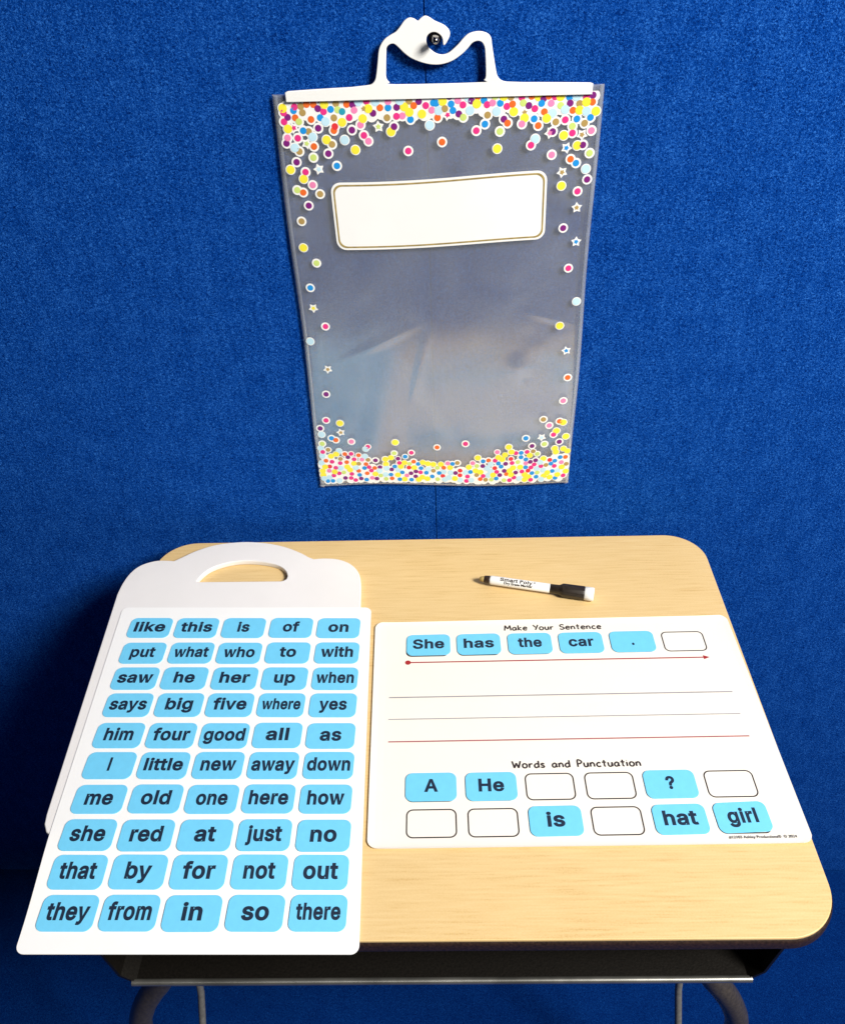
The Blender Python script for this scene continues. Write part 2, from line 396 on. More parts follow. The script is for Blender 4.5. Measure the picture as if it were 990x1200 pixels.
def wood(name):
    m, nt, b = mat(name)
    tc = node(nt, 'ShaderNodeTexCoord')
    mp = node(nt, 'ShaderNodeMapping')
    mp.inputs['Scale'].default_value = (1.3, 7.5, 1.0)
    nt.links.new(tc.outputs['Object'], mp.inputs['Vector'])
    warp = node(nt, 'ShaderNodeTexNoise', Scale=1.7, Detail=2.0)
    nt.links.new(mp.outputs['Vector'], warp.inputs['Vector'])
    mx = node(nt, 'ShaderNodeMix', data_type='VECTOR')
    mx.inputs[0].default_value = 0.16
    nt.links.new(mp.outputs['Vector'], mx.inputs[4])
    nt.links.new(warp.outputs['Color'], mx.inputs[5])
    rings = node(nt, 'ShaderNodeTexNoise', Scale=2.2, Detail=1.5)
    nt.links.new(mx.outputs[1], rings.inputs['Vector'])
    ml = node(nt, 'ShaderNodeMath', operation='MULTIPLY')
    ml.inputs[1].default_value = 9.0
    nt.links.new(rings.outputs['Fac'], ml.inputs[0])
    fr = node(nt, 'ShaderNodeMath', operation='PINGPONG')
    fr.inputs[1].default_value = 1.0
    nt.links.new(ml.outputs[0], fr.inputs[0])
    pw = node(nt, 'ShaderNodeMath', operation='POWER')
    pw.inputs[1].default_value = 5.0
    nt.links.new(fr.outputs[0], pw.inputs[0])
    mp2 = node(nt, 'ShaderNodeMapping')
    mp2.inputs['Scale'].default_value = (24, 480, 1)
    nt.links.new(tc.outputs['Object'], mp2.inputs['Vector'])
    pore = node(nt, 'ShaderNodeTexNoise', Scale=1.0, Detail=3.0)
    nt.links.new(mp2.outputs['Vector'], pore.inputs['Vector'])
    blot = node(nt, 'ShaderNodeTexNoise', Scale=9.0, Detail=3.0)
    nt.links.new(tc.outputs['Object'], blot.inputs['Vector'])
    s1 = node(nt, 'ShaderNodeMath', operation='MULTIPLY_ADD')
    s1.inputs[1].default_value = 0.11
    nt.links.new(pw.outputs[0], s1.inputs[0])
    nt.links.new(pore.outputs['Fac'], s1.inputs[2])
    spk = node(nt, 'ShaderNodeTexNoise', Scale=700.0, Detail=2.0)
    nt.links.new(tc.outputs['Object'], spk.inputs['Vector'])
    s0 = node(nt, 'ShaderNodeMath', operation='MULTIPLY_ADD')
    s0.inputs[1].default_value = 0.45
    nt.links.new(spk.outputs['Fac'], s0.inputs[0])
    sub = node(nt, 'ShaderNodeMath', operation='SUBTRACT')
    sub.inputs[1].default_value = 0.225
    nt.links.new(s1.outputs[0], sub.inputs[0])
    nt.links.new(sub.outputs[0], s0.inputs[2])
    s2 = node(nt, 'ShaderNodeMath', operation='MULTIPLY_ADD')
    s2.inputs[1].default_value = 0.35
    nt.links.new(blot.outputs['Fac'], s2.inputs[0])
    nt.links.new(s0.outputs[0], s2.inputs[2])
    rp = node(nt, 'ShaderNodeValToRGB')
    e = rp.color_ramp.elements
    e[0].position, e[0].color = 0.45, (0.69, 0.505, 0.250, 1)
    e[1].position, e[1].color = 1.0, (0.555, 0.37, 0.15, 1)
    k = e.new(0.80)
    k.color = (0.64, 0.452, 0.208, 1)
    nt.links.new(s2.outputs[0], rp.inputs['Fac'])
    nt.links.new(rp.outputs['Color'], b.inputs['Base Color'])
    b.inputs['Roughness'].default_value = 0.42
    b.inputs['Specular IOR Level'].default_value = 0.3
    return m

def film(name, haze, gloss=1.0, rough=0.09):
    m, nt, b = mat(name)
    nt.nodes.remove(b)
    out = nt.nodes['Material Output']
    tc = node(nt, 'ShaderNodeTexCoord')
    nz = node(nt, 'ShaderNodeTexNoise', Scale=11.0, Detail=1.5, Distortion=0.4)
    nt.links.new(tc.outputs['Object'], nz.inputs['Vector'])
    bp = node(nt, 'ShaderNodeBump', Strength=0.35, Distance=0.0035)
    nt.links.new(nz.outputs['Fac'], bp.inputs['Height'])
    tr = node(nt, 'ShaderNodeBsdfTransparent')
    tr.inputs['Color'].default_value = (0.96, 0.965, 0.97, 1)
    gl = node(nt, 'ShaderNodeBsdfGlossy')
    gl.inputs['Roughness'].default_value = rough
    gl.inputs['Color'].default_value = (1, 1, 1, 1)
    nt.links.new(bp.outputs['Normal'], gl.inputs['Normal'])
    df = node(nt, 'ShaderNodeBsdfDiffuse')
    df.inputs['Color'].default_value = (0.74, 0.78, 0.83, 1)  # milky film, with the room's grey reflection put into the colour too
    fr = node(nt, 'ShaderNodeFresnel')
    geo = node(nt, 'ShaderNodeNewGeometry')
    ior = node(nt, 'ShaderNodeMapRange')                 # a film reflects alike from both faces
    ior.inputs['To Min'].default_value = 1.5
    ior.inputs['To Max'].default_value = 1 / 1.5
    nt.links.new(geo.outputs['Backfacing'], ior.inputs['Value'])
    nt.links.new(ior.outputs[0], fr.inputs['IOR'])
    nt.links.new(bp.outputs['Normal'], fr.inputs['Normal'])
    g2 = node(nt, 'ShaderNodeMath', operation='MULTIPLY')
    g2.inputs[1].default_value = gloss
    nt.links.new(fr.outputs[0], g2.inputs[0])
    n2 = node(nt, 'ShaderNodeTexNoise', Scale=14.0, Detail=5.0, Distortion=0.8)
    nt.links.new(tc.outputs['Object'], n2.inputs['Vector'])
    hz = node(nt, 'ShaderNodeMapRange')
    hz.inputs['From Min'].default_value = 0.3
    hz.inputs['From Max'].default_value = 0.7
    hz.inputs['To Min'].default_value = haze * 0.8
    hz.inputs['To Max'].default_value = haze * 1.2
    nt.links.new(n2.outputs['Fac'], hz.inputs['Value'])
    m1 = node(nt, 'ShaderNodeMixShader')
    nt.links.new(hz.outputs[0], m1.inputs[0])
    nt.links.new(tr.outputs[0], m1.inputs[1])
    nt.links.new(df.outputs[0], m1.inputs[2])
    m2 = node(nt, 'ShaderNodeMixShader')
    nt.links.new(g2.outputs[0], m2.inputs[0])
    nt.links.new(m1.outputs[0], m2.inputs[1])
    nt.links.new(gl.outputs[0], m2.inputs[2])
    nt.links.new(m2.outputs[0], out.inputs['Surface'])
    return m

M_FELT = felt('blue_felt', (0.0002, 0.011, 0.100), (0.0010, 0.046, 0.285), (0.038, 0.195, 0.64))
M_CARPET = felt('blue_carpet_dimmed', (0.0002, 0.008, 0.070), (0.0005, 0.020, 0.13), (0.006, 0.055, 0.24))  # the felt blue again, darkened: the floor's dim light put into the colour
M_WOOD = wood('maple_laminate')
M_EDGE = simple('dark_edge_band', (0.022, 0.011, 0.008), 0.45, var=0.5, scale=420, bump=0.25, bscale=500)
M_BOX = simple('dark_metal', (0.006, 0.005, 0.004), 0.4, 0.3, var=0.4, scale=500, bump=0.15, bscale=600)
M_RIM = simple('worn_steel_rim', (0.42, 0.42, 0.40), 0.3, 0.9, var=0.35, scale=35)
M_LEG = simple('bronze_leg_metal', (0.075, 0.062, 0.045), 0.28, 0.4, var=0.3, scale=300, bump=0.1)
M_BRACE = simple('grey_brace_metal', (0.20, 0.195, 0.18), 0.45, 0.3, var=0.2, scale=200)
M_BOARD = simple('white_board_plastic', (0.755, 0.735, 0.725), 0.38, var=0.015, scale=30, bump=0.08, bscale=700)
M_SHEET = simple('white_magnet_sheet', (0.83, 0.83, 0.825), 0.45, var=0.012, scale=25)
M_MAT = simple('cream_white_mat', (0.80, 0.765, 0.69), 0.35, var=0.012, scale=18)
M_CARD = simple('light_blue_card', (0.15, 0.545, 0.81), 0.55, var=0.03, scale=150)
M_INK = simple('navy_ink', (0.004, 0.015, 0.038), 0.6, var=0.1)
M_PRINT = simple('dark_brown_print', (0.030, 0.018, 0.016), 0.5, var=0.1)
M_RED = simple('red_print', (0.33, 0.016, 0.018), 0.5, var=0.1)
M_GREYLINE = simple('grey_print', (0.30, 0.28, 0.30), 0.5, var=0.1)
M_ROSE = simple('rose_print', (0.36, 0.10, 0.11), 0.5, var=0.1)
M_HANGER = simple('white_hanger_plastic', (0.82, 0.82, 0.81), 0.35, var=0.01)
M_CHROME = simple('dark_chrome', (0.30, 0.28, 0.26), 0.12, 1.0, var=0.3, scale=200)
M_LABEL = simple('white_label_print', (0.83, 0.83, 0.83), 0.4, var=0.012, scale=30)
M_GOLD = simple('gold_print', (0.33, 0.24, 0.075), 0.45, var=0.25, scale=220)
M_FILM = film('clear_film', 0.14, 3.4, 0.16)
M_FILM_EDGE = film('clear_film_weld', 0.13, 2.0, 0.16)
M_WHITE_INK = simple('white_dot_print', (0.83, 0.83, 0.82), 0.4, var=0.01)
DOT_COL = {'p': (0.72, 0.03, 0.22), 'b': (0.01, 0.27, 0.70), 'y': (0.85, 0.74, 0.045), 'v': (0.19, 0.012, 0.18),
           'l': (0.55, 0.68, 0.18), 'c': (0.50, 0.72, 0.84), 'k': (0.80, 0.22, 0.44), 'g': (0.42, 0.28, 0.09),
           'o': (0.78, 0.14, 0.02), 'r': (0.72, 0.035, 0.04), 't': (0.02, 0.30, 0.42)}
KEYS = list(DOT_COL)
M_DOTS = [simple('dot_print_' + n, DOT_COL[k], 0.45, var=0.06) for k, n in
          zip(KEYS, 'pink blue yellow violet lime pale_blue rose gold orange red teal'.split())]

# ------------------------------------------------------------------ the setting
bm = bmesh.new()
bmesh.ops.create_grid(bm, x_segments=4, y_segments=4, size=3.0)
fl = link_mesh('floor', bm_mesh('floor', bm), M_CARPET, loc=(0, -2.2, 0))
fl['kind'] = 'structure'

def wall_panel(x0, x1, label):
    bm = bmesh.new()
    box_bm(bm, x0, x1, 0, 0.04, 0.004, 2.0)
    bmesh.ops.recalc_face_normals(bm, faces=bm.faces[:])
    bmesh.ops.bevel(bm, geom=[e for e in bm.edges if abs(e.verts[0].co.x - e.verts[1].co.x) < 1e-6], offset=0.0009, segments=3, affect='EDGES')
    o = link_mesh('partition_panel', bm_mesh('partition_panel', bm, False), M_FELT)
    tag(o, label, 'partition', 'blue felt partition panels')
    return o
SEAM = -0.0085
wall_panel(-1.4, SEAM - 0.0001, 'blue felt partition panel left of the vertical seam behind the hanging bag')
wall_panel(SEAM + 0.0001, 1.4, 'blue felt partition panel right of the vertical seam behind the hanging bag')

# ------------------------------------------------------------------ the desk
DX, DY, DYAW = -0.0162, -0.019, 0.0098
DW, DD = 0.607, 0.4554
desk = thing('student_desk', 'maple laminate school desk with dark edge standing against the blue partition', 'desk',
             (DX + math.sin(DYAW) * DD / 2, DY - DD / 2, 0), (0, 0, DYAW))
top = link_mesh('tabletop', plate('tabletop', [rrect(DW - 0.002, DD - 0.001, 0.041, 14)], 0.003, 0.0008), M_WOOD, desk, (0, 0, TOP - 0.003))
link_mesh('edge_band', plate('edge_band', [rrect(DW + 0.002, DD + 0.002, 0.0425, 14)], 0.0165, 0.0055, 4), M_EDGE, top, (0, 0, -0.0143))
# open-fronted metal book box
yf, yb = -DD / 2 + 0.014, DD / 2 - 0.05
xl, xr, zt, zb = -0.262, 0.275, -0.0175, -0.096
sl = 0.020
prof_o = [(xl, zt), (xl + sl * 0.5, zb + 0.012), (xl + sl, zb), (xr - sl, zb), (xr - sl * 0.5, zb + 0.012), (xr, zt)]
t_ = 0.0022
prof_i = [(xl + t_, zt), (xl + sl * 0.5 + t_, zb + 0.013), (xl + sl + t_, zb + t_), (xr - sl - t_, zb + t_), (xr - sl * 0.5 - t_, zb + 0.013), (xr - t_, zt)]
loop = prof_o + prof_i[::-1]
v = [(x, yf, z) for x, z in loop] + [(x, yb, z) for x, z in loop]
n = len(loop)
f = [(i, (i + 1) % n, n + (i + 1) % n, n + i) for i in range(n)]
m_ = n // 2
for off in (0, n):
    for i in range(m_ - 1):
        f.append((off + i, off + i + 1, off + n - 2 - i, off + n - 1 - i))
bk = len(v)
v += [(x, yb + 0.0003, z) for x, z in prof_o] + [(x, yb + 0.003, z) for x, z in prof_o]
f += [tuple(range(bk, bk + m_)), tuple(range(bk + 2 * m_ - 1, bk + m_ - 1, -1))]
f += [(bk + i, bk + (i + 1) % m_, bk + m_ + (i + 1) % m_, bk + m_ + i) for i in range(m_)]
me = pydata('book_box', v, f)
bm = bmesh.new(); bm.from_mesh(me); bmesh.ops.recalc_face_normals(bm, faces=bm.faces[:]); bm.to_mesh(me); bm.free()
bb = link_mesh('book_box', me, M_BOX, desk, (0, 0, TOP))
link_mesh('rim', tube('rim', [[(xl + sl - 0.001, yf, zb + 0.001), (xr - sl + 0.001, yf, zb + 0.001)]], 0.0028, 4), M_RIM, bb)
# legs (front pair sweep outwards, rear pair splay back)
def leg(side, front):
    # local to the desk, desk centre line at x = 0
    if front:
        x = [0.222, 0.245, 0.262, 0.276, 0.292, 0.305, 0.313, 0.316]
        z = [-0.100, -0.185, -0.225, -0.250, -0.285, -0.335, -0.45, -0.722]
        y = [-0.155] * 8
    else:
        x = [0.20, 0.235, 0.255, 0.265, 0.268]
        z = [-0.100, -0.14, -0.19, -0.30, -0.722]
        y = [0.10] * 5
    pts = spline([(side * a, b, c) for a, b, c in zip(x, y, z)], 6)
    o = link_mesh('leg', tube('leg', [pts], 0.0116, 6), M_LEG, desk, (0, 0, TOP))
    e = pts[-1]
    bm = bmesh.new()
    bmesh.ops.create_cone(bm, cap_ends=True, segments=24, radius1=0.019, radius2=0.014, depth=0.018)
    link_mesh('foot', bm_mesh('foot', bm), M_EDGE, o, (e[0], e[1], e[2] - 0.009))
for s in (-1, 1):
    for fr in (True, False):
        leg(s, fr)
    link_mesh('brace', tube('brace', [[(s * 0.262, -0.040, -0.0965), (s * 0.285, -0.065, -0.460), (s * 0.297, -0.105, -0.60), (s * 0.318, -0.155, -0.66)]], 0.0042, 4), M_BRACE, desk, (0, 0, TOP))

# ------------------------------------------------------------------ the white board with the handle slot
mm = 0.001
edge = spline([(-345, -112), (-344, -95), (-340, -78), (-332, -66), (-318, -59), (-305, -58.5), (-297, -59.5)], 4)[:-1]
edge += spline([(-297, -59.5), (-289, -53), (-275, -42), (-255, -32.5), (-227, -28), (-202, -30), (-178, -37), (-158, -48), (-148, -55.5), (-142, -58.5)], 4)[:-1]
edge += spline([(-142, -58.5), (-130, -57.5), (-115, -59.5), (-101, -67.5), (-92, -80), (-88, -95), (-86.5, -115)], 4)
edge += [Vector(p) for p in ((-72, -374), (-73, -384), (-78, -391), (-87, -395), (-100, -396), (-306, -396), (-315, -394.5), (-322, -390), (-326, -383), (-327.5, -374))]
slot = spline([(-264.5, -92.5), (-259, -80), (-250.8, -70.8), (-236, -63.5), (-219.9, -60.5), (-200, -62), (-181, -68), (-171, -77), (-167.5, -86)], 4)
slot += [Vector(p) for p in ((-168.2, -90.5), (-171, -93), (-174, -93.8), (-262, -93.8), (-264, -93.4))]
BX, BY = -0.216, -0.22
sc = lambda P: [(p[0] * mm - BX, p[1] * mm - BY) for p in P]
board = link_mesh('handle_board', plate('handle_board', [sc(edge), sc(slot)], 0.0060, 0.0011), M_BOARD, loc=(BX, BY, TOP + 0.0002))
tag(board, 'white plastic board with a scalloped top and handle slot under the word sheet', 'board')

# ------------------------------------------------------------------ the white sheet of word magnets
SC = [Vector(p) * mm for p in ((-332.5, -132.9), (-74.2, -136.0), (-61.7, -484.6), (-313.0, -485.3))]   # back left, back right, front right, front left
def sheet_z(y):
    t = min(1, max(0, (-0.385 - y) / 0.085))
    return 0.0070 - 0.0056 * t * t * (3 - 2 * t)
def sheet_xy(u, v_):
    return SC[0] * (1 - u) * (1 - v_) + SC[1] * u * (1 - v_) + SC[2] * u * v_ + SC[3] * (1 - u) * v_
SW, SH = 0.254, 0.3505
SCX = (SC[0] + SC[1] + SC[2] + SC[3]) / 4
def sheet_surf(x, y):
    p = sheet_xy(x / SW + 0.5, 0.5 - y / SH)
    return (p.x - SCX.x, p.y - SCX.y, sheet_z(p.y)), (0, 0, 1)
sheet = link_mesh('word_sheet', rr_slab('word_sheet', SW, SH, 0.0065, 6, 70, sheet_surf, 0.0007), M_SHEET, loc=(SCX.x, SCX.y, TOP))
tag(sheet, 'white sheet carrying ten rows of blue words, lying on the white handle board', 'sheet')

CW, CH, CT = 0.0430, 0.0276, 0.0005
card_me = plate('word_card', [rrect(CW, CH, 0.0062, 6)], CT, 0.00012, 1)
card_me.materials.append(M_CARD)
def word_card(word, asc, width, loc, rot, label, group):
    o = bpy.data.objects.new('word_card', card_me)
    C.objects.link(o)
    o.location = loc
    o.rotation_euler = rot
    tag(o, label, 'word card', group)
    me = word_mesh(word, asc, width)
    me.transform(Matrix.Translation((0, -asc * 0.38, 0)))
    link_mesh('lettering', me, M_INK, o, (0, 0, CT + 0.00012))
    return o

ROWS = [("like .73 this .74 is .28 of .38 on .47"), ("put .56 what .79 who .71 to .38 with .73"), ("saw .78 he .46 her .66 up .46 when .83"),
        ("says .80 big .58 five .72 where .83 yes .59"), ("him .60 four .76 good .85 all .47 as .44"), ("I .05 little .78 new .70 away .86 down .86"),
        ("me .54 old .57 one .61 here .76 how .71"), ("she .66 red .60 at .40 just .66 no .49"), ("that .68 by .47 for .59 not .57 out .63"),
        ("they .76 from .77 in .36 so .48 there .78")]
ORD = 'top second third fourth fifth sixth seventh eighth ninth bottom'.split()
VB = [.125, .2215, .314, .4045, .502, .592, .6855, .780, .866, .955]     # lower edge of each row
LB = [.051, .052, .0495, .052, .049, .048, .045, .042, .040, .040]        # left edge of each row
for r_, row in enumerate(ROWS):
    w = row.split()
    for c_ in range(5):
        word, wf = w[2 * c_], float(w[2 * c_ + 1])
        u = LB[r_] + 0.084 + c_ * (0.960 - LB[r_] - 0.168) / 4 + random.uniform(-.0012, .0012)
        v_ = VB[r_] - 0.0405 + random.uniform(-.0008, .0008)
        p = sheet_xy(u, v_)
        d = sheet_xy(u + .01, v_) - sheet_xy(u - .01, v_)
        z = sheet_z(p.y)
        pitch = math.atan2(sheet_z(p.y + .012) - sheet_z(p.y - .012), .024)
        asc = 0.0128 if len(word) < 5 else 0.0120
        sag = max(0, (sheet_z(p.y + .013) + sheet_z(p.y - .013)) / 2 - z)
        word_card(word, asc, wf * CW, (p.x, p.y, TOP + z + 0.00015 + sag),
                  (pitch, 0, math.atan2(d.y, d.x) + random.uniform(-.004, .004)),
                  'light blue card reading %s in the %s row of the white word sheet' % (word, ORD[r_]), 'word cards on the white sheet')

# ------------------------------------------------------------------ the sentence mat
MC = [Vector(p) * mm for p in ((-69.2, -152.8), (284.0, -146.0), (290.2, -397.1), (-61.4, -402.2))]
MW, MH = 0.3525, 0.2505
MCX = (MC[0] + MC[1] + MC[2] + MC[3]) / 4
def mat_xy(u, v_):
    p = MC[0] * (1 - u) * (1 - v_) + MC[1] * u * (1 - v_) + MC[2] * u * v_ + MC[3] * (1 - u) * v_
    return p - MCX
MZ = 0.0007
mat_o = link_mesh('sentence_mat', rr_slab('sentence_mat', MW, MH, 0.008, 60, 40,
                  lambda x, y: ((*mat_xy(x / MW + .5, .5 - y / MH), MZ + .0012 * (abs(2 * x / MW) ** 20 + abs(2 * y / MH) ** 40)), (0, 0, 1)), 0.0006), M_MAT, loc=(MCX.x, MCX.y, TOP))
tag(mat_o, 'cream white sentence building mat with ruled lines and word boxes on the desk', 'mat')
MYAW = math.atan2((MC[1] - MC[0] + MC[2] - MC[3]).y, (MC[1] - MC[0] + MC[2] - MC[3]).x)
def ring(name, outer, inner, z):
    n = len(outer)
    return pydata(name, [(x, y, z) for x, y in outer] + [(x, y, z) for x, y in inner], [(i, (i + 1) % n, n + (i + 1) % n, n + i) for i in range(n)])
for (v0, us) in ((.133, range(6)), (.779, range(6)), (.911, range(6))):
    for i in us:
        p = mat_xy(.1465 + .1424 * i, v0)
        link_mesh('word_box', ring('word_box', rrect(.0414, .0263, .0057), rrect(.0391, .0240, .0046), 0), M_PRINT, mat_o, (p.x, p.y, MZ + .00012), (0, 0, MYAW))
def strip(name, a, b, w, m, z=MZ + .00035):
    A, B = mat_xy(*a), mat_xy(*b)
    d = (B - A).normalized()
    nn = Vector((-d.y, d.x)) * w / 2
    return link_mesh(name, pydata(name, [(*(A + nn), z), (*(A - nn), z), (*(B - nn), z), (*(B + nn), z)], [(0, 1, 2, 3)]), m, mat_o)
strip('writing_line', (.043, .387), (.941, .389), .0013, M_GREYLINE)
strip('writing_line', (.042, .488), (.941, .490), .0010, M_GREYLINE)
strip('writing_line', (.043, .587), (.943, .588), .0013, M_ROSE)
A, B = mat_xy(.093, .215), mat_xy(.910, .218)
d = (B - A).normalized(); nn = Vector((-d.y, d.x))
dot = [A + Vector((math.cos(a), math.sin(a))) * .0028 for a in [2 * math.pi * k / 18 for k in range(18)]]
v = [(*p, 0) for p in dot]
f = [tuple(range(18))]
for p in (A + d * .0027 + nn * .0007, A + d * .0027 - nn * .0007, B - d * .004 - nn * .0007, B - d * .004 + nn * .0007):
    v.append((*p, -.00002))
f.append((18, 19, 20, 21))
for p in (B - d * .0045 - nn * .0026, B + d * .0015, B - d * .0045 + nn * .0026):
    v.append((*p, 0))
f.append((22, 23, 24))
link_mesh('arrow', pydata('arrow', v, f), M_RED, mat_o, (0, 0, MZ + .00014))

# hand-lettered headings, one stroke list per letter (cap height 1, x-height .62)
def oval(cx, cy, rx, ry, n=14):
    return [(cx + rx * math.cos(2 * math.pi * k / n + 1.2), cy + ry * math.sin(2 * math.pi * k / n + 1.2)) for k in range(n + 1)]
G = {'M': (.86, [[(0, 0), (.1, 1)], [(.1, 1), (.42, .3)], [(.42, .3), (.74, 1)], [(.74, 1), (.84, 0)]]),
     'a': (.58, [[(.48, .5), (.3, .62), (.07, .42), (.06, .15), (.22, .01), (.42, .14), (.5, .56)], [(.5, .56), (.5, .2), (.58, 0)]]),
     'k': (.5, [[(.05, 1), (.05, 0)], [(.44, .62), (.07, .28), (.48, 0)]]),
     'e': (.54, [[(.07, .32), (.5, .37), (.42, .58), (.22, .61), (.05, .35), (.12, .08), (.32, 0), (.52, .1)]]),
     'Y': (.64, [[(0, 1), (.32, .52)], [(.64, 1), (.28, 0)]]),
     'o': (.56, [oval(.28, .3, .25, .31)]),
     'u': (.54, [[(.04, .62), (.07, .15), (.24, 0), (.42, .12), (.48, .62)], [(.48, .62), (.51, 0)]]),
     'r': (.44, [[(.05, .62), (.08, 0)], [(.08, .34), (.24, .58), (.43, .55)]]),
     'S': (.6, [[(.55, .84), (.35, 1), (.08, .85), (.12, .6), (.48, .42), (.56, .18), (.3, 0), (.02, .14)]]),
     'n': (.54, [[(.05, .62), (.06, 0)], [(.06, .38), (.26, .61), (.45, .45), (.49, 0)]]),
     't': (.46, [[(.22, .95), (.22, .1), (.36, .01)], [(.0, .64), (.44, .64)]]),
     'c': (.52, [[(.48, .5), (.28, .61), (.06, .35), (.15, .06), (.35, 0), (.5, .1)]]),
     'W': (.96, [[(0, 1), (.22, 0)], [(.22, 0), (.46, .72)], [(.46, .72), (.7, 0)], [(.7, 0), (.94, 1)]]),
     'd': (.56, [[(.48, .46), (.28, .6), (.05, .35), (.12, .05), (.32, .02), (.48, .2)], [(.5, 1), (.53, 0)]]),
     's': (.46, [[(.42, .52), (.22, .61), (.07, .45), (.4, .2), (.3, .02), (.03, .08)]]),
     'P': (.56, [[(.06, 0), (.06, 1), (.35, .98), (.52, .75), (.35, .5), (.06, .47)]]),
     'i': (.16, [[(.06, .62), (.07, 0)], [(.06, .84), (.07, .88)]]), ' ': (.5, [])}
def heading(body, a, b, cap):
    A, B = mat_xy(*a), mat_xy(*b)
    gap = .17
    tot = sum(G[c][0] for c in body) + gap * (len(body) - 1)
    sx = (B - A).length / tot
    x = 0
    paths = []
    for c in body:
        for st in G[c][1]:
            pts = spline([(px, py, 0) for px, py in st], 4) if len(st) > 3 and c not in 'MW' else st
            paths.append([((x + q[0]) * sx, q[1] * cap, 0) for q in pts])
        x += G[c][0] + gap
    me = tube('heading', paths, .00075, 2)
    me.transform(Matrix.Diagonal((1, 1, .25, 1)))
    link_mesh('heading', me, M_PRINT, mat_o, (A.x, A.y, MZ + .00015), (0, 0, MYAW))
heading('Make Your Sentence', (.367, .055), (.639, .058), .0068)
heading('Words and Punctuation', (.347, .704), (.658, .7065), .0068)
sp_ = text_mesh('#12103 Ashley Productions\u00ae  \u00a9 2024', .0025, .0535, 0.012)
p = mat_xy(.891, .9805)
link_mesh('small_print', sp_, M_PRINT, mat_o, (p.x, p.y, MZ + .0007), (0, 0, MYAW))

def mat_card(word, asc, wf, u, v_, turn, label):
    p = mat_xy(u, v_) + MCX
    word_card(word, asc, None if wf is None else wf * CW, (p.x, p.y, TOP + MZ + .0004), (0, 0, MYAW + math.radians(turn)), label, 'word cards on the sentence mat')
mat_card('She', .0118, .72, .1505, .1265, 0.3, 'light blue card reading She, first in the sentence row of the mat')
mat_card('has', .0118, .69, .2905, .1275, .4, 'light blue card reading has, second in the sentence row of the mat')
mat_card('the', .0118, .54, .4325, .1295, .2, 'light blue card reading the, under the heading at the top of the mat')
mat_card('car', .0118, .57, .5745, .131, .3, 'light blue card reading car, fourth in the sentence row of the mat')
mat_card('.', .0118, .055, .7170, .1305, .2, 'light blue card with only a full stop, beside the empty top box of the mat')
mat_card('A', .0118, .27, .1478, .775, 0, 'light blue card with the single letter A, at the left of the mat')
mat_card('He', .0118, .50, .2915, .7765, .2, 'light blue card reading He, beside the letter A card on the mat')
mat_card('?', .0118, .17, .7165, .7785, .2, 'light blue card with a question mark, on the mat above hat')
mat_card('is', .0126, .34, .4330, .9095, .3, 'light blue card reading is, between empty boxes in the lowest row of the mat')
mat_card('hat', .0126, .64, .7180, .910, .6, 'light blue card reading hat, on the mat under the question mark card')
mat_card('girl', .0126, .56, .8600, .9055, 1.8, 'light blue card reading girl, tilted at the lower right of the mat')

# ------------------------------------------------------------------ the marker
a, b = Vector((.0382, -.0942)), Vector((.1548, -.1203))
MR = .0049
ML = (b - a).length
marker = thing('marker', 'white dry erase marker with black cap and eraser lying on the desk', 'marker', (a.x, a.y, TOP + .0074),
               (0, 0, math.atan2((b - a).y, (b - a).x)))
k = ML
tip = [(0.000, .0012), (.0012, .0022), (.0042, .0028), (.0044, .0036)]
link_mesh('end_plug', smooth(lathe('end_plug', [(0, .0015), (.001, .0024), (.0035, .0030), (.0050, .0032)])), simple('tan_plug', (.42, .30, .10), .5), marker)
link_mesh('collar', smooth(lathe('collar', [(.0048, .0034), (.0055, .0040), (.0105, .0044), (.0112, .0043)])), simple('dark_collar', (.030, .016, .010), .4), marker)
barrel = link_mesh('barrel', smooth(lathe('barrel', [(.0110, .0042), (.0115, .0046), (.013, MR), (.0735, MR), (.0745, .0045)])), M_HANGER, marker)
CAPM = simple('black_cap_plastic', (.020, .014, .010), .35, var=.3, scale=300)
pr = [(.0740, .0044), (.0744, .0048), (.0835, .0050), (.0850, .0057), (.0868, .0068), (.0880, .0071), (.1090, .0073), (.1100, .0070)]
cap = lathe('cap', pr, 40)
for q in cap.vertices:
    if q.co.x > .086:
        an = math.atan2(q.co.z, q.co.y)
        s_ = 1 + .025 * math.cos(12 * an)
        q.co.y *= s_
        q.co.z *= s_
link_mesh('cap', smooth(cap), CAPM, marker)
link_mesh('eraser', smooth(lathe('eraser', [(.1099, .0068), (.1104, .0072), (ML - .001, .0072), (ML, .0066)])), M_HANGER, marker)
def wrap(body, x0, asc, width, ang, bold):
    me = word_mesh(body, asc, width, .03) if body == 'Smart Poly' else text_mesh(body, asc, width, bold)
    bm = bmesh.new()
    bm.from_mesh(me)
    bmesh.ops.triangulate(bm, faces=bm.faces[:])
    bmesh.ops.subdivide_edges(bm, edges=[e for e in bm.edges if e.calc_length() > .0006], cuts=2, use_grid_fill=True)
    bm.to_mesh(me)
    bm.free()
    for q in me.vertices:
        t = ang - q.co.y / (MR + .0002)          # angle away from straight up, towards the camera
        q.co = (x0 + width / 2 + q.co.x, -math.sin(t) * (MR + .0002), math.cos(t) * (MR + .0002))
    link_mesh('lettering', me, M_PRINT, barrel)
wrap('Smart Poly', .0220, .0038, .0340, .66, 0)
wrap('\u00ae', .0570, .0022, .0024, .36, .02)
wrap('Dry Erase Marker', .0265, .0027, .0300, 1.28, .03)

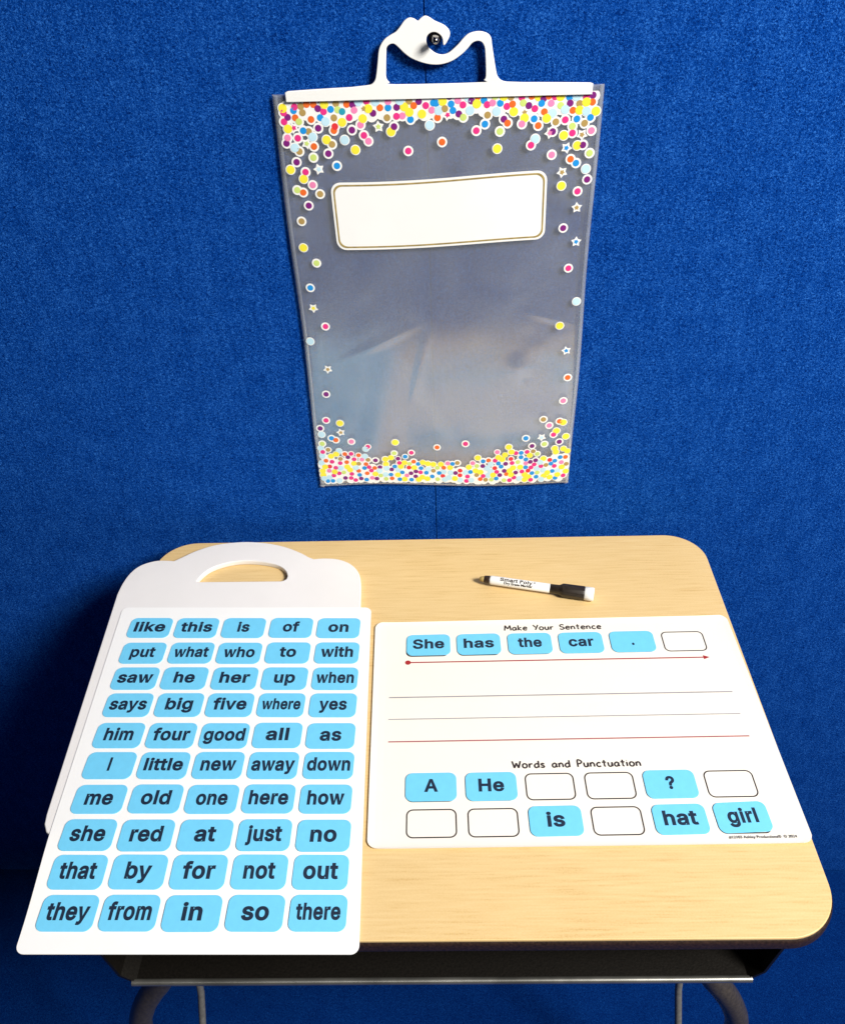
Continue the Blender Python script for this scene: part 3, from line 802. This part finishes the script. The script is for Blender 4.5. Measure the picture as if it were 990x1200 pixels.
# ------------------------------------------------------------------ the wall hook
BAGX, BAGZ = .0012, TOP + .4666
hook = thing('wall_hook', 'small dark metal hook on the blue partition holding the white hanger', 'hook', (BAGX - .0008, 0, BAGZ + .0380))
bm = bmesh.new()
bmesh.ops.create_cone(bm, cap_ends=True, segments=28, radius1=.0055, radius2=.0046, depth=.002)
link_mesh('back_plate', bm_mesh('back_plate', bm), M_CHROME, hook, (0, -.0008, 0), (math.radians(90), 0, 0))
link_mesh('shank', tube('shank', [spline([(0, -.001, 0), (0, -.008, .0006), (0, -.0135, -.0002), (0, -.0165, .0012), (.0004, -.0172, .0036)], 5)], .0024, 5), M_CHROME, hook)
bm = bmesh.new()
bmesh.ops.create_uvsphere(bm, u_segments=20, v_segments=12, radius=.0027)
link_mesh('ball_tip', bm_mesh('ball_tip', bm, True), M_CHROME, hook, (.0003, -.0170, .0006))

# ------------------------------------------------------------------ the hanging bag
bag = thing('hanging_bag', 'clear plastic bag with confetti dots hanging from a white hanger on the partition', 'bag', (BAGX, 0, BAGZ))
BW, BHT = .272, .4035
def front_y(x, z):
    """distance of the front film from the wall; x in [-BW/2, BW/2], z in [-BHT, 0]"""
    s = max(0, 1 - (2 * x / BW) ** 2)
    t = max(0, min(1, -z / BHT))
    belly = .0022 * (s ** .7) * math.sin(math.pi * min(1, t * .96 + .03))
    w = .0007 * math.sin(26 * x + 9 * z + 1) * s + .0006 * math.sin(-31 * x + 23 * z) * s * t
    crease = .0009 * math.exp(-((x + .020 - .22 * (z + .25)) / .0045) ** 2) * math.exp(-((z + .262) / .045) ** 2)
    crease += .0010 * math.exp(-((z + .225 - .5 * (x + .055)) / .0048) ** 2) * math.exp(-((x + .062) / .03) ** 2)
    crease += .0006 * math.exp(-((z + .20 + .3 * (x - .09)) / .004) ** 2) * math.exp(-((x - .105) / .018) ** 2)
    crease += .0006 * math.exp(-((x + .118 - .12 * (z + .2)) / .003) ** 2) * math.exp(-((z + .22) / .05) ** 2)
    crease += .0013 * math.exp(-(((x - .075) / .011) ** 2 + ((z + .262) / .013) ** 2)) - .0009 * math.exp(-(((x - .083) / .006) ** 2 + ((z + .268) / .006) ** 2))
    return .0040 + belly + w + crease
def back_y(x, z):
    return .0015 + .0004 * math.sin(22 * x + 14 * z)
def bag_edge(x, z):
    """the slightly bowed welded outline: returns the real x, z of a point of the flat grid"""
    t = -z / BHT
    zz = z + (.0022 * math.sin(math.pi * 2.2 * (x / BW + .5)) * (t ** 6) + .0015 * (x / BW) * (1 - t))
    return x + .0011 * math.sin(21 * z + (1.2 if x > 0 else 0)) * (2 * x / BW) ** 2 * math.sin(math.pi * min(1, t)), zz
def film_mesh(name, yfun, nx=110, nz=160):
    v, f = [], []
    for j in range(nz + 1):
        for i in range(nx + 1):
            x, z = -BW / 2 + BW * i / nx, -BHT * j / nz
            y = yfun(x, z)
            if yfun is front_y:
                e = min(1, (BW / 2 - abs(x)) / .006, (BHT + z) / .006)
                y = .0022 + (y - .0022) * max(0, e) ** .5
            X, Z = bag_edge(x, z)
            v.append((X, -y, Z))
    for j in range(nz):
        for i in range(nx):
            a = j * (nx + 1) + i
            f.append((a, a + nx + 1, a + nx + 2, a + 1))
    return pydata(name, v, f, True)
link_mesh('front_film', film_mesh('front_film', front_y), M_FILM, bag)
link_mesh('back_film', film_mesh('back_film', back_y), M_FILM, bag)
# welded border along the sides and the foot
def weld():
    v, f = [], []
    def run(pts, w_in):
        k0 = len(v)
        for (x, z, dx, dz) in pts:
            for s in (0, 1):
                X, Z = bag_edge(x + dx * s * w_in, z + dz * s * w_in)
                for y in (.0028, .0022):
                    v.append((X, -y - (.0016 * s), Z))
        for i in range(len(pts) - 1):
            a = k0 + 4 * i
            f.extend([(a, a + 4, a + 6, a + 2), (a + 1, a + 3, a + 7, a + 5), (a, a + 1, a + 5, a + 4), (a + 2, a + 6, a + 7, a + 3)])
    run([(-BW / 2 - .0004 + BW * i / 50, -BHT - .0002, 0, 1) for i in range(51)], .0042)
    return pydata('bottom_weld', v, f, True)
def side_weld(sd):
    v, f = [], []
    for j in range(61):
        z = -BHT * j / 60
        for x, y in ((.1362, .0030), (.1362, .0019), (.1318, .0040), (.1318, .0034)):
            X, Z = bag_edge(sd * x, z)
            v.append((X, -y, Z))
    for j in range(60):
        a = 4 * j
        f.extend([(a, a + 4, a + 6, a + 2), (a + 1, a + 3, a + 7, a + 5), (a, a + 1, a + 5, a + 4), (a + 2, a + 6, a + 7, a + 3)])
    return pydata('side_weld', v, f, True)
for sd in (-1, 1):
    link_mesh('side_weld', side_weld(sd), M_FILM_EDGE, bag)
link_mesh('bottom_weld', weld(), M_FILM_EDGE, bag)

# hanger: bowed bar, two posts and the wave-shaped hook arm in one moulding
HO = [(-56.7, 5.4), (-53.2, 6.2), (-50.2, 9.4), (-48.7, 15.0), (-47.2, 23.8), (-46.2, 30.0), (-44.5, 34.3), (-40.9, 38.7), (-36.0, 41.6), (-31.8, 43.7), (-28.3, 47.2), (-24.7, 51.3), (-20.6, 53.2), (-16.6, 52.2), (-14.4, 50.8), (-11.9, 52.7), (-8.6, 54.2), (-5.2, 53.1), (-1.3, 50.7), (2.7, 49.0), (6.7, 47.1), (10.1, 43.8), (10.7, 40.2), (8.6, 36.0), (6.5, 33.3), (5.2, 33.9), (5.0, 36.7), (3.9, 39.7), (0.6, 42.2), (-3.5, 42.6), (-6.9, 40.6), (-8.1, 37.0), (-7.1, 33.3), (-4.4, 30.2), (-0.4, 27.6), (4.4, 26.5), (9.2, 27.6), (13.3, 30.4), (17.4, 33.9), (21.5, 38.1), (25.5, 41.0), (30.9, 42.3), (35.6, 42.2), (40.4, 40.6), (43.1, 37.5), (43.9, 32.6), (45.5, 24.0), (47.5, 13.9), (49.0, 9.4), (52.1, 6.4), (56.3, 5.3)]
HI = [(-40.0, 29.8), (-39.4, 32.9), (-37.0, 34.9), (-33.6, 35.2), (-30.3, 32.7), (-26.3, 28.9), (-21.0, 25.0), (-14.2, 22.0), (-7.4, 20.1), (-0.5, 19.3), (6.4, 20.0), (13.3, 22.3), (20.1, 26.5), (24.9, 30.7), (28.3, 34.3), (32.3, 35.6), (35.7, 34.7), (37.8, 31.6), (38.6, 26.6), (39.3, 10.3), (37.5, 7.2), (34.0, 5.3), (-34.3, 5.5), (-38.4, 7.1), (-41.0, 10.4), (-40.9, 17.4)]
ho = [(p.x * mm, p.y * mm) for p in spline([Vector(p) for p in HO], 3)]
ho += [(x * mm, (2.9 + 2.4 * (1 - (x / 125) ** 2)) * mm) for x in (70, 85, 100, 112, 124)] + [(.1262, .0022), (.1262, -.0058)]
ho += [(x * mm, -.0058) for x in (90, 50, 0, -50, -90)] + [(-.1245, -.0058), (-.1245, .0018)]
ho += [(x * mm, (2.4 + 2.8 * (1 - (x / 125) ** 2)) * mm) for x in (-122, -112, -100, -85, -70)]
hi = [(p.x * mm, p.y * mm) for p in spline([Vector(p) for p in HI], 3, True)]
hm = plate('hanger', [ho, hi], .0024, .0006, 2)
hm.transform(Matrix.Rotation(math.radians(90), 4, 'X'))      # x, z plane; thickness towards -y
link_mesh('hanger', hm, M_HANGER, bag, (0, -.0047, 0))

# white name label with a gold outline, printed on the front film
def on_film(x, z, lift):
    X, Z = bag_edge(x, z)
    return (X, -front_y(x, z) - lift, Z)
def label_pt(x, y):
    c, s = math.cos(.021), math.sin(.021)
    return x * c - y * s + .0003, x * s + y * c - .1000 + .0016 * math.sin(26 * x - .6)
lab = rr_slab('label_panel', .1880, .0605, .0085, 30, 10, lambda x, y: (on_film(*label_pt(x, y), .00035), (0, -1, 0)), .0002)
lab_o = link_mesh('label_panel', lab, M_LABEL, bag)
def dense(pts, k=8):
    out = []
    for i in range(len(pts)):
        a, b = Vector(pts[i]), Vector(pts[(i + 1) % len(pts)])
        m = max(1, int((b - a).length / .005))
        out += [a + (b - a) * j / m for j in range(m)]
    return out
o_ = dense(rrect(.1842, .0567, .0070))
i_ = dense(rrect(.1842, .0567, .0070))
i_ = [Vector((p.x * (1 - .0028 / .1842), p.y * (1 - .0028 / .0567))) for p in i_]
n = len(o_)
link_mesh('gold_border', pydata('gold_border', [on_film(*label_pt(*p), .00055) for p in o_] + [on_film(*label_pt(*p), .00055) for p in i_],
          [(i, (i + 1) % n, n + (i + 1) % n, n + i) for i in range(n)]), M_GOLD, lab_o)

# confetti print: white haloes below, coloured dots and stars above
DOTS = "-25.4 -47.1 p,-87.1 -57.8 b,-70.3 -45.1 y,-93.6 -47.5 v,-106.6 -50.4 l,-102.9 -60.2 *c,-121.4 -53.8 v,-127.3 -60 y,-114.6 -62.3 p,-116.8 -68.1 y,-109.5 -73.5 k,-123.4 -77.5 l,-118.4 -79.7 o,-103.8 -81.4 g,-114.8 -91.3 v,-122.7 -105.2 g,-124 -129.6 y,-113.7 -144.4 l,-105.3 -41.3 o,-118.1 -45 g,-121.6 -41.9 c,-111.2 -38.8 *l,-94.1 -36.3 y,-89.8 -40 g,-78.8 -36.8 c,-58.8 -38.3 k,-62.3 -33.5 p,-72.1 -29 v,-39.3 -31.2 y,-36.6 -27.2 v,-49.7 -26.9 *l,-64.6 -25.1 k,-62.4 -20.2 y,-73.6 -19 p,-79.9 -22.6 y,-87.3 -28.9 o,-86.2 -25.8 r,-100.3 -26.7 v,-108.6 -29.1 g,-113.1 -28.3 b,-118.3 -34.2 p,-128.3 -38.1 v,-127 -33.7 k,-120.7 -25.9 *p,-125.8 -26.5 y,-128.4 -20.8 p,-125 -17.3 v,-118.7 -17.9 o,-116 -21.1 l,-105.6 -19.6 o,-97.8 -18.4 b,-93.7 -21.6 c,-86.4 -18.9 g,-105.7 -33.5 c,-6.7 -26.8 c,-0.1 -21 o,3.4 -40.5 o,-22.6 -21.9 b,-13 -17.9 y,-29.3 -18.9 k,-34.2 -19.1 p,-42.1 -20 g,-53.6 -16.2 v,-47.6 -12.1 o,-40.9 -12.3 b,-33.7 -12.1 v,-27.5 -11.9 y,-23.3 -7.5 g,-15.4 -8.1 v,-9.6 -11.4 p,-3.3 -9.5 b,-128 -13.7 p,-128.3 -10.2 y,-119.5 -12.2 b,-118.4 -9.4 p,-113.2 -9.2 g,-112.2 -14.1 g,-102.6 -8 o,-99.2 -11.3 v,-94.6 -13.8 p,-93.6 -8.2 y,-83.9 -7.8 g,-82.8 -12.7 l,-79.2 -14.2 t,-75 -8.7 o,-70.1 -9.1 v,-69.1 -13.4 k,-65.2 -6.9 c,-58.5 -6.7 p,-57.4 -12.6 y,-61.1 -12.5 *g,-51.1 -7.2 c,-40.7 -7.4 k,-31 -7 c,8.3 -19.1 *p,17.6 -18.6 v,21.3 -21.3 l,26.8 -16.3 c,41.4 -20.2 g,48.8 -17.6 c,39.3 -27.2 b,32.2 -32.2 p,51.9 -33.4 l,55 -23.8 v,58.1 -27 o,50 -47.2 y,63 -18.3 y,72 -19.2 *g,72.1 -23.5 y,70.1 -28.1 k,80.1 -24.4 b,83.7 -29.8 o,88.2 -19.2 o,95.1 -20.5 c,90.5 -24.3 y,98.2 -27.4 g,105.9 -26 p,111.7 -18.8 o,96 -35 v,93.8 -36.1 *k,105.5 -38.3 y,112.6 -36.6 p,112.2 -31.2 l,115.5 -25.6 b,122.1 -29.2 g,126.6 -24.8 b,128.3 -35.2 k,120.7 -38.2 *g,117.5 -46.8 y,122.2 -46.5 v,108.5 -48.5 *b,128.4 -53.4 l,96.4 -53.7 k,81.7 -40.4 c,78.4 -45.3 p,112.7 -57.8 o,117.6 -61.2 b,126.5 -66.4 c,106.3 -68.5 *g,128.5 -75.3 v,106.6 -80 y,121.1 -85.2 p,121.7 -99.4 *g,111.1 -117.3 v,123.9 -130.3 *b,-1 -9.8 b,4.2 -8.5 y,11.3 -10.8 b,9.9 -4.8 v,16.8 -8.2 k,21 -11.7 p,25.7 -6.3 c,27.9 -8.8 v,33.1 -5.8 o,32.4 -11.3 y,38.3 -8.7 b,40.9 -12.2 p,45.4 -10.9 k,47.1 -6.1 l,51.7 -11.4 b,54.5 -6.3 y,57.2 -14 p,61.8 -12.4 o,60.4 -6.9 g,69.2 -7.4 p,70.6 -11.8 l,77.3 -6.9 o,83.2 -7.4 y,87 -9.2 v,85.7 -12.6 b,80.3 -16.5 p,93.5 -12.8 k,96.5 -7.8 p,91.3 -7.2 o,101.4 -14.8 l,100.9 -7.9 y,108.3 -8.6 b,109.1 -13.2 v,114.1 -8.2 c,116.8 -13.8 g,122 -8.9 p,127.3 -7.7 v,127.3 -12.9 o,122.3 -12.8 y,105.3 -18 c,117.2 -18.9 y,130.6 -20 y,-122.5 -168.5 b,-122.1 -189.2 *y,-112.4 -208.4 p,-129.2 -224.3 c,-114.5 -255.4 *g,-118.6 -284.2 v,-121.3 -315.8 p,-107.1 -319.5 y,-128.4 -325.7 v,-107.1 -331.1 *g,-127.6 -333.4 c,-117.5 -338.3 b,-113.2 -340.7 o,-96.9 -343 k,-128.1 -345.2 l,-79.9 -350 p,-82.5 -353.1 c,-52.4 -359.2 l,-50.7 -344.9 y,-6.5 -352 o,23.7 -347.4 p,-34.1 -358.8 p,-40.9 -363.9 b,104 -318.3 g,110.5 -326 k,120.8 -321.3 o,124.7 -322.9 y,118.4 -333.1 y,115.8 -337.7 p,128.9 -340.6 y,122.5 -347.1 v,87.1 -341 b,103.6 -340.6 *c,94.1 -351 v,107 -349.2 l,69.6 -351.7 y,57.6 -357.9 k,37 -365.2 y,118.7 -155.1 p,128.4 -188.3 c,113.8 -212.6 y,121.6 -239.7 *b,125 -269.8 o,122.6 -296.7 k"
items = []
for t in DOTS.split(','):
    x, z, c = t.split()
    items.append((float(x) * mm, float(z) * mm, c))
rnd = random.Random(3)
def lower_edge(x):
    P = [(-.136, -.350), (-.118, -.357), (-.09, -.364), (-.06, -.368), (-.031, -.371), (-.0147, -.377), (.02, -.3735), (.052, -.370), (.062, -.366), (.075, -.3605), (.10, -.3605), (.136, -.357)]
    for (a, b), (c, d) in zip(P, P[1:]):
        if a <= x <= c:
            return b + (d - b) * (x - a) / (c - a)
    return -.36
def upper_edge(x):
    a = abs(x)
    return -.0165 - .010 * max(0, (a - .05) / .08) ** 1.5
extra = []
tries = 0
while tries < 9000:
    tries += 1
    x = rnd.uniform(-.1315, .1325)
    z = rnd.uniform(-.3955, lower_edge(x) + .004)
    if z > lower_edge(x) - .008 and rnd.random() < .55 + .45 * math.sin(70 * x):
        continue
    if all((x - q[0]) ** 2 + (z - q[1]) ** 2 > .0050 ** 2 for q in extra):
        extra.append((x, z, rnd.choice('pppbbbyyyyyvvlccckgoor')))
extra = [q for q in extra if all((q[0] - p[0]) ** 2 + (q[1] - p[1]) ** 2 > .0038 ** 2 for p in items)]
fill = []
for k in range(900):
    x, z = rnd.uniform(-.129, .129), rnd.uniform(-.0265, -.0062)
    if z > upper_edge(x) and all((x - p[0]) ** 2 + (z - p[1]) ** 2 > .0050 ** 2 for p in items + fill):
        fill.append((x, z, rnd.choice('pbyvlckgoy')))
items += fill + extra
white = [(x, z, 'W') for x, z in ((rnd.uniform(-.129, .129), rnd.uniform(-.019, -.0062)) for _ in range(260))]
for _ in range(420):
    x = rnd.uniform(-.1315, .1325)
    white.append((x, rnd.uniform(-.3955, lower_edge(x) - .0105 + .003 * math.sin(55 * x + 1)), 'W'))
vs, fs, mi = [], [], []
def blob(x, z, r, lift, mat_i, star=False, n=16, turn=0.0):
    k0 = len(vs)
    pts = []
    if star:
        for k in range(10):
            a = turn + 2 * math.pi * k / 10 + math.pi / 2
            rr = r * (1.0 if k % 2 == 0 else .58)
            pts.append((x + rr * math.cos(a), z + rr * math.sin(a)))
    else:
        pts = [(x + r * math.cos(2 * math.pi * k / n), z + r * math.sin(2 * math.pi * k / n)) for k in range(n)]
    ctr = on_film(x, z, lift)
    vs.append(ctr)
    for px, pz in pts:
        vs.append(on_film(max(-.1355, min(.1355, px)), max(-.4005, min(-.0045 if z > -.1 else 0, pz)), lift))
    m = len(pts)
    for k in range(m):
        fs.append((k0, k0 + 1 + k, k0 + 1 + (k + 1) % m))
        mi.append(mat_i)
for i, (x, z, c) in enumerate(white):
    blob(x, z, .0048, .00004 + i * 3e-7, 0)
for i, (x, z, c) in enumerate(items):
    low = z < -.35
    st = c[0] == '*'
    r = .0050 if st else .0044
    blob(x, z, r * (rnd.uniform(.80, 1.02) if low else 1), .00014 + i * 3e-7, 0, st, turn=rnd.uniform(0, 1))
for i, (x, z, c) in enumerate(items):
    st = c[0] == '*'
    col = c[-1]
    r = .0024 if st else (.0036 if col in 'yc' else .0028)
    blob(x, z, r * (.93 if z < -.35 else 1), .00030 + i * 3e-7, 1 + KEYS.index(col), st, turn=rnd.uniform(0, 1))
me = pydata('confetti_print', vs, fs)
for p_, k in zip(me.polygons, mi):
    p_.material_index = k
link_mesh('confetti_print', me, [M_WHITE_INK] + M_DOTS, bag)
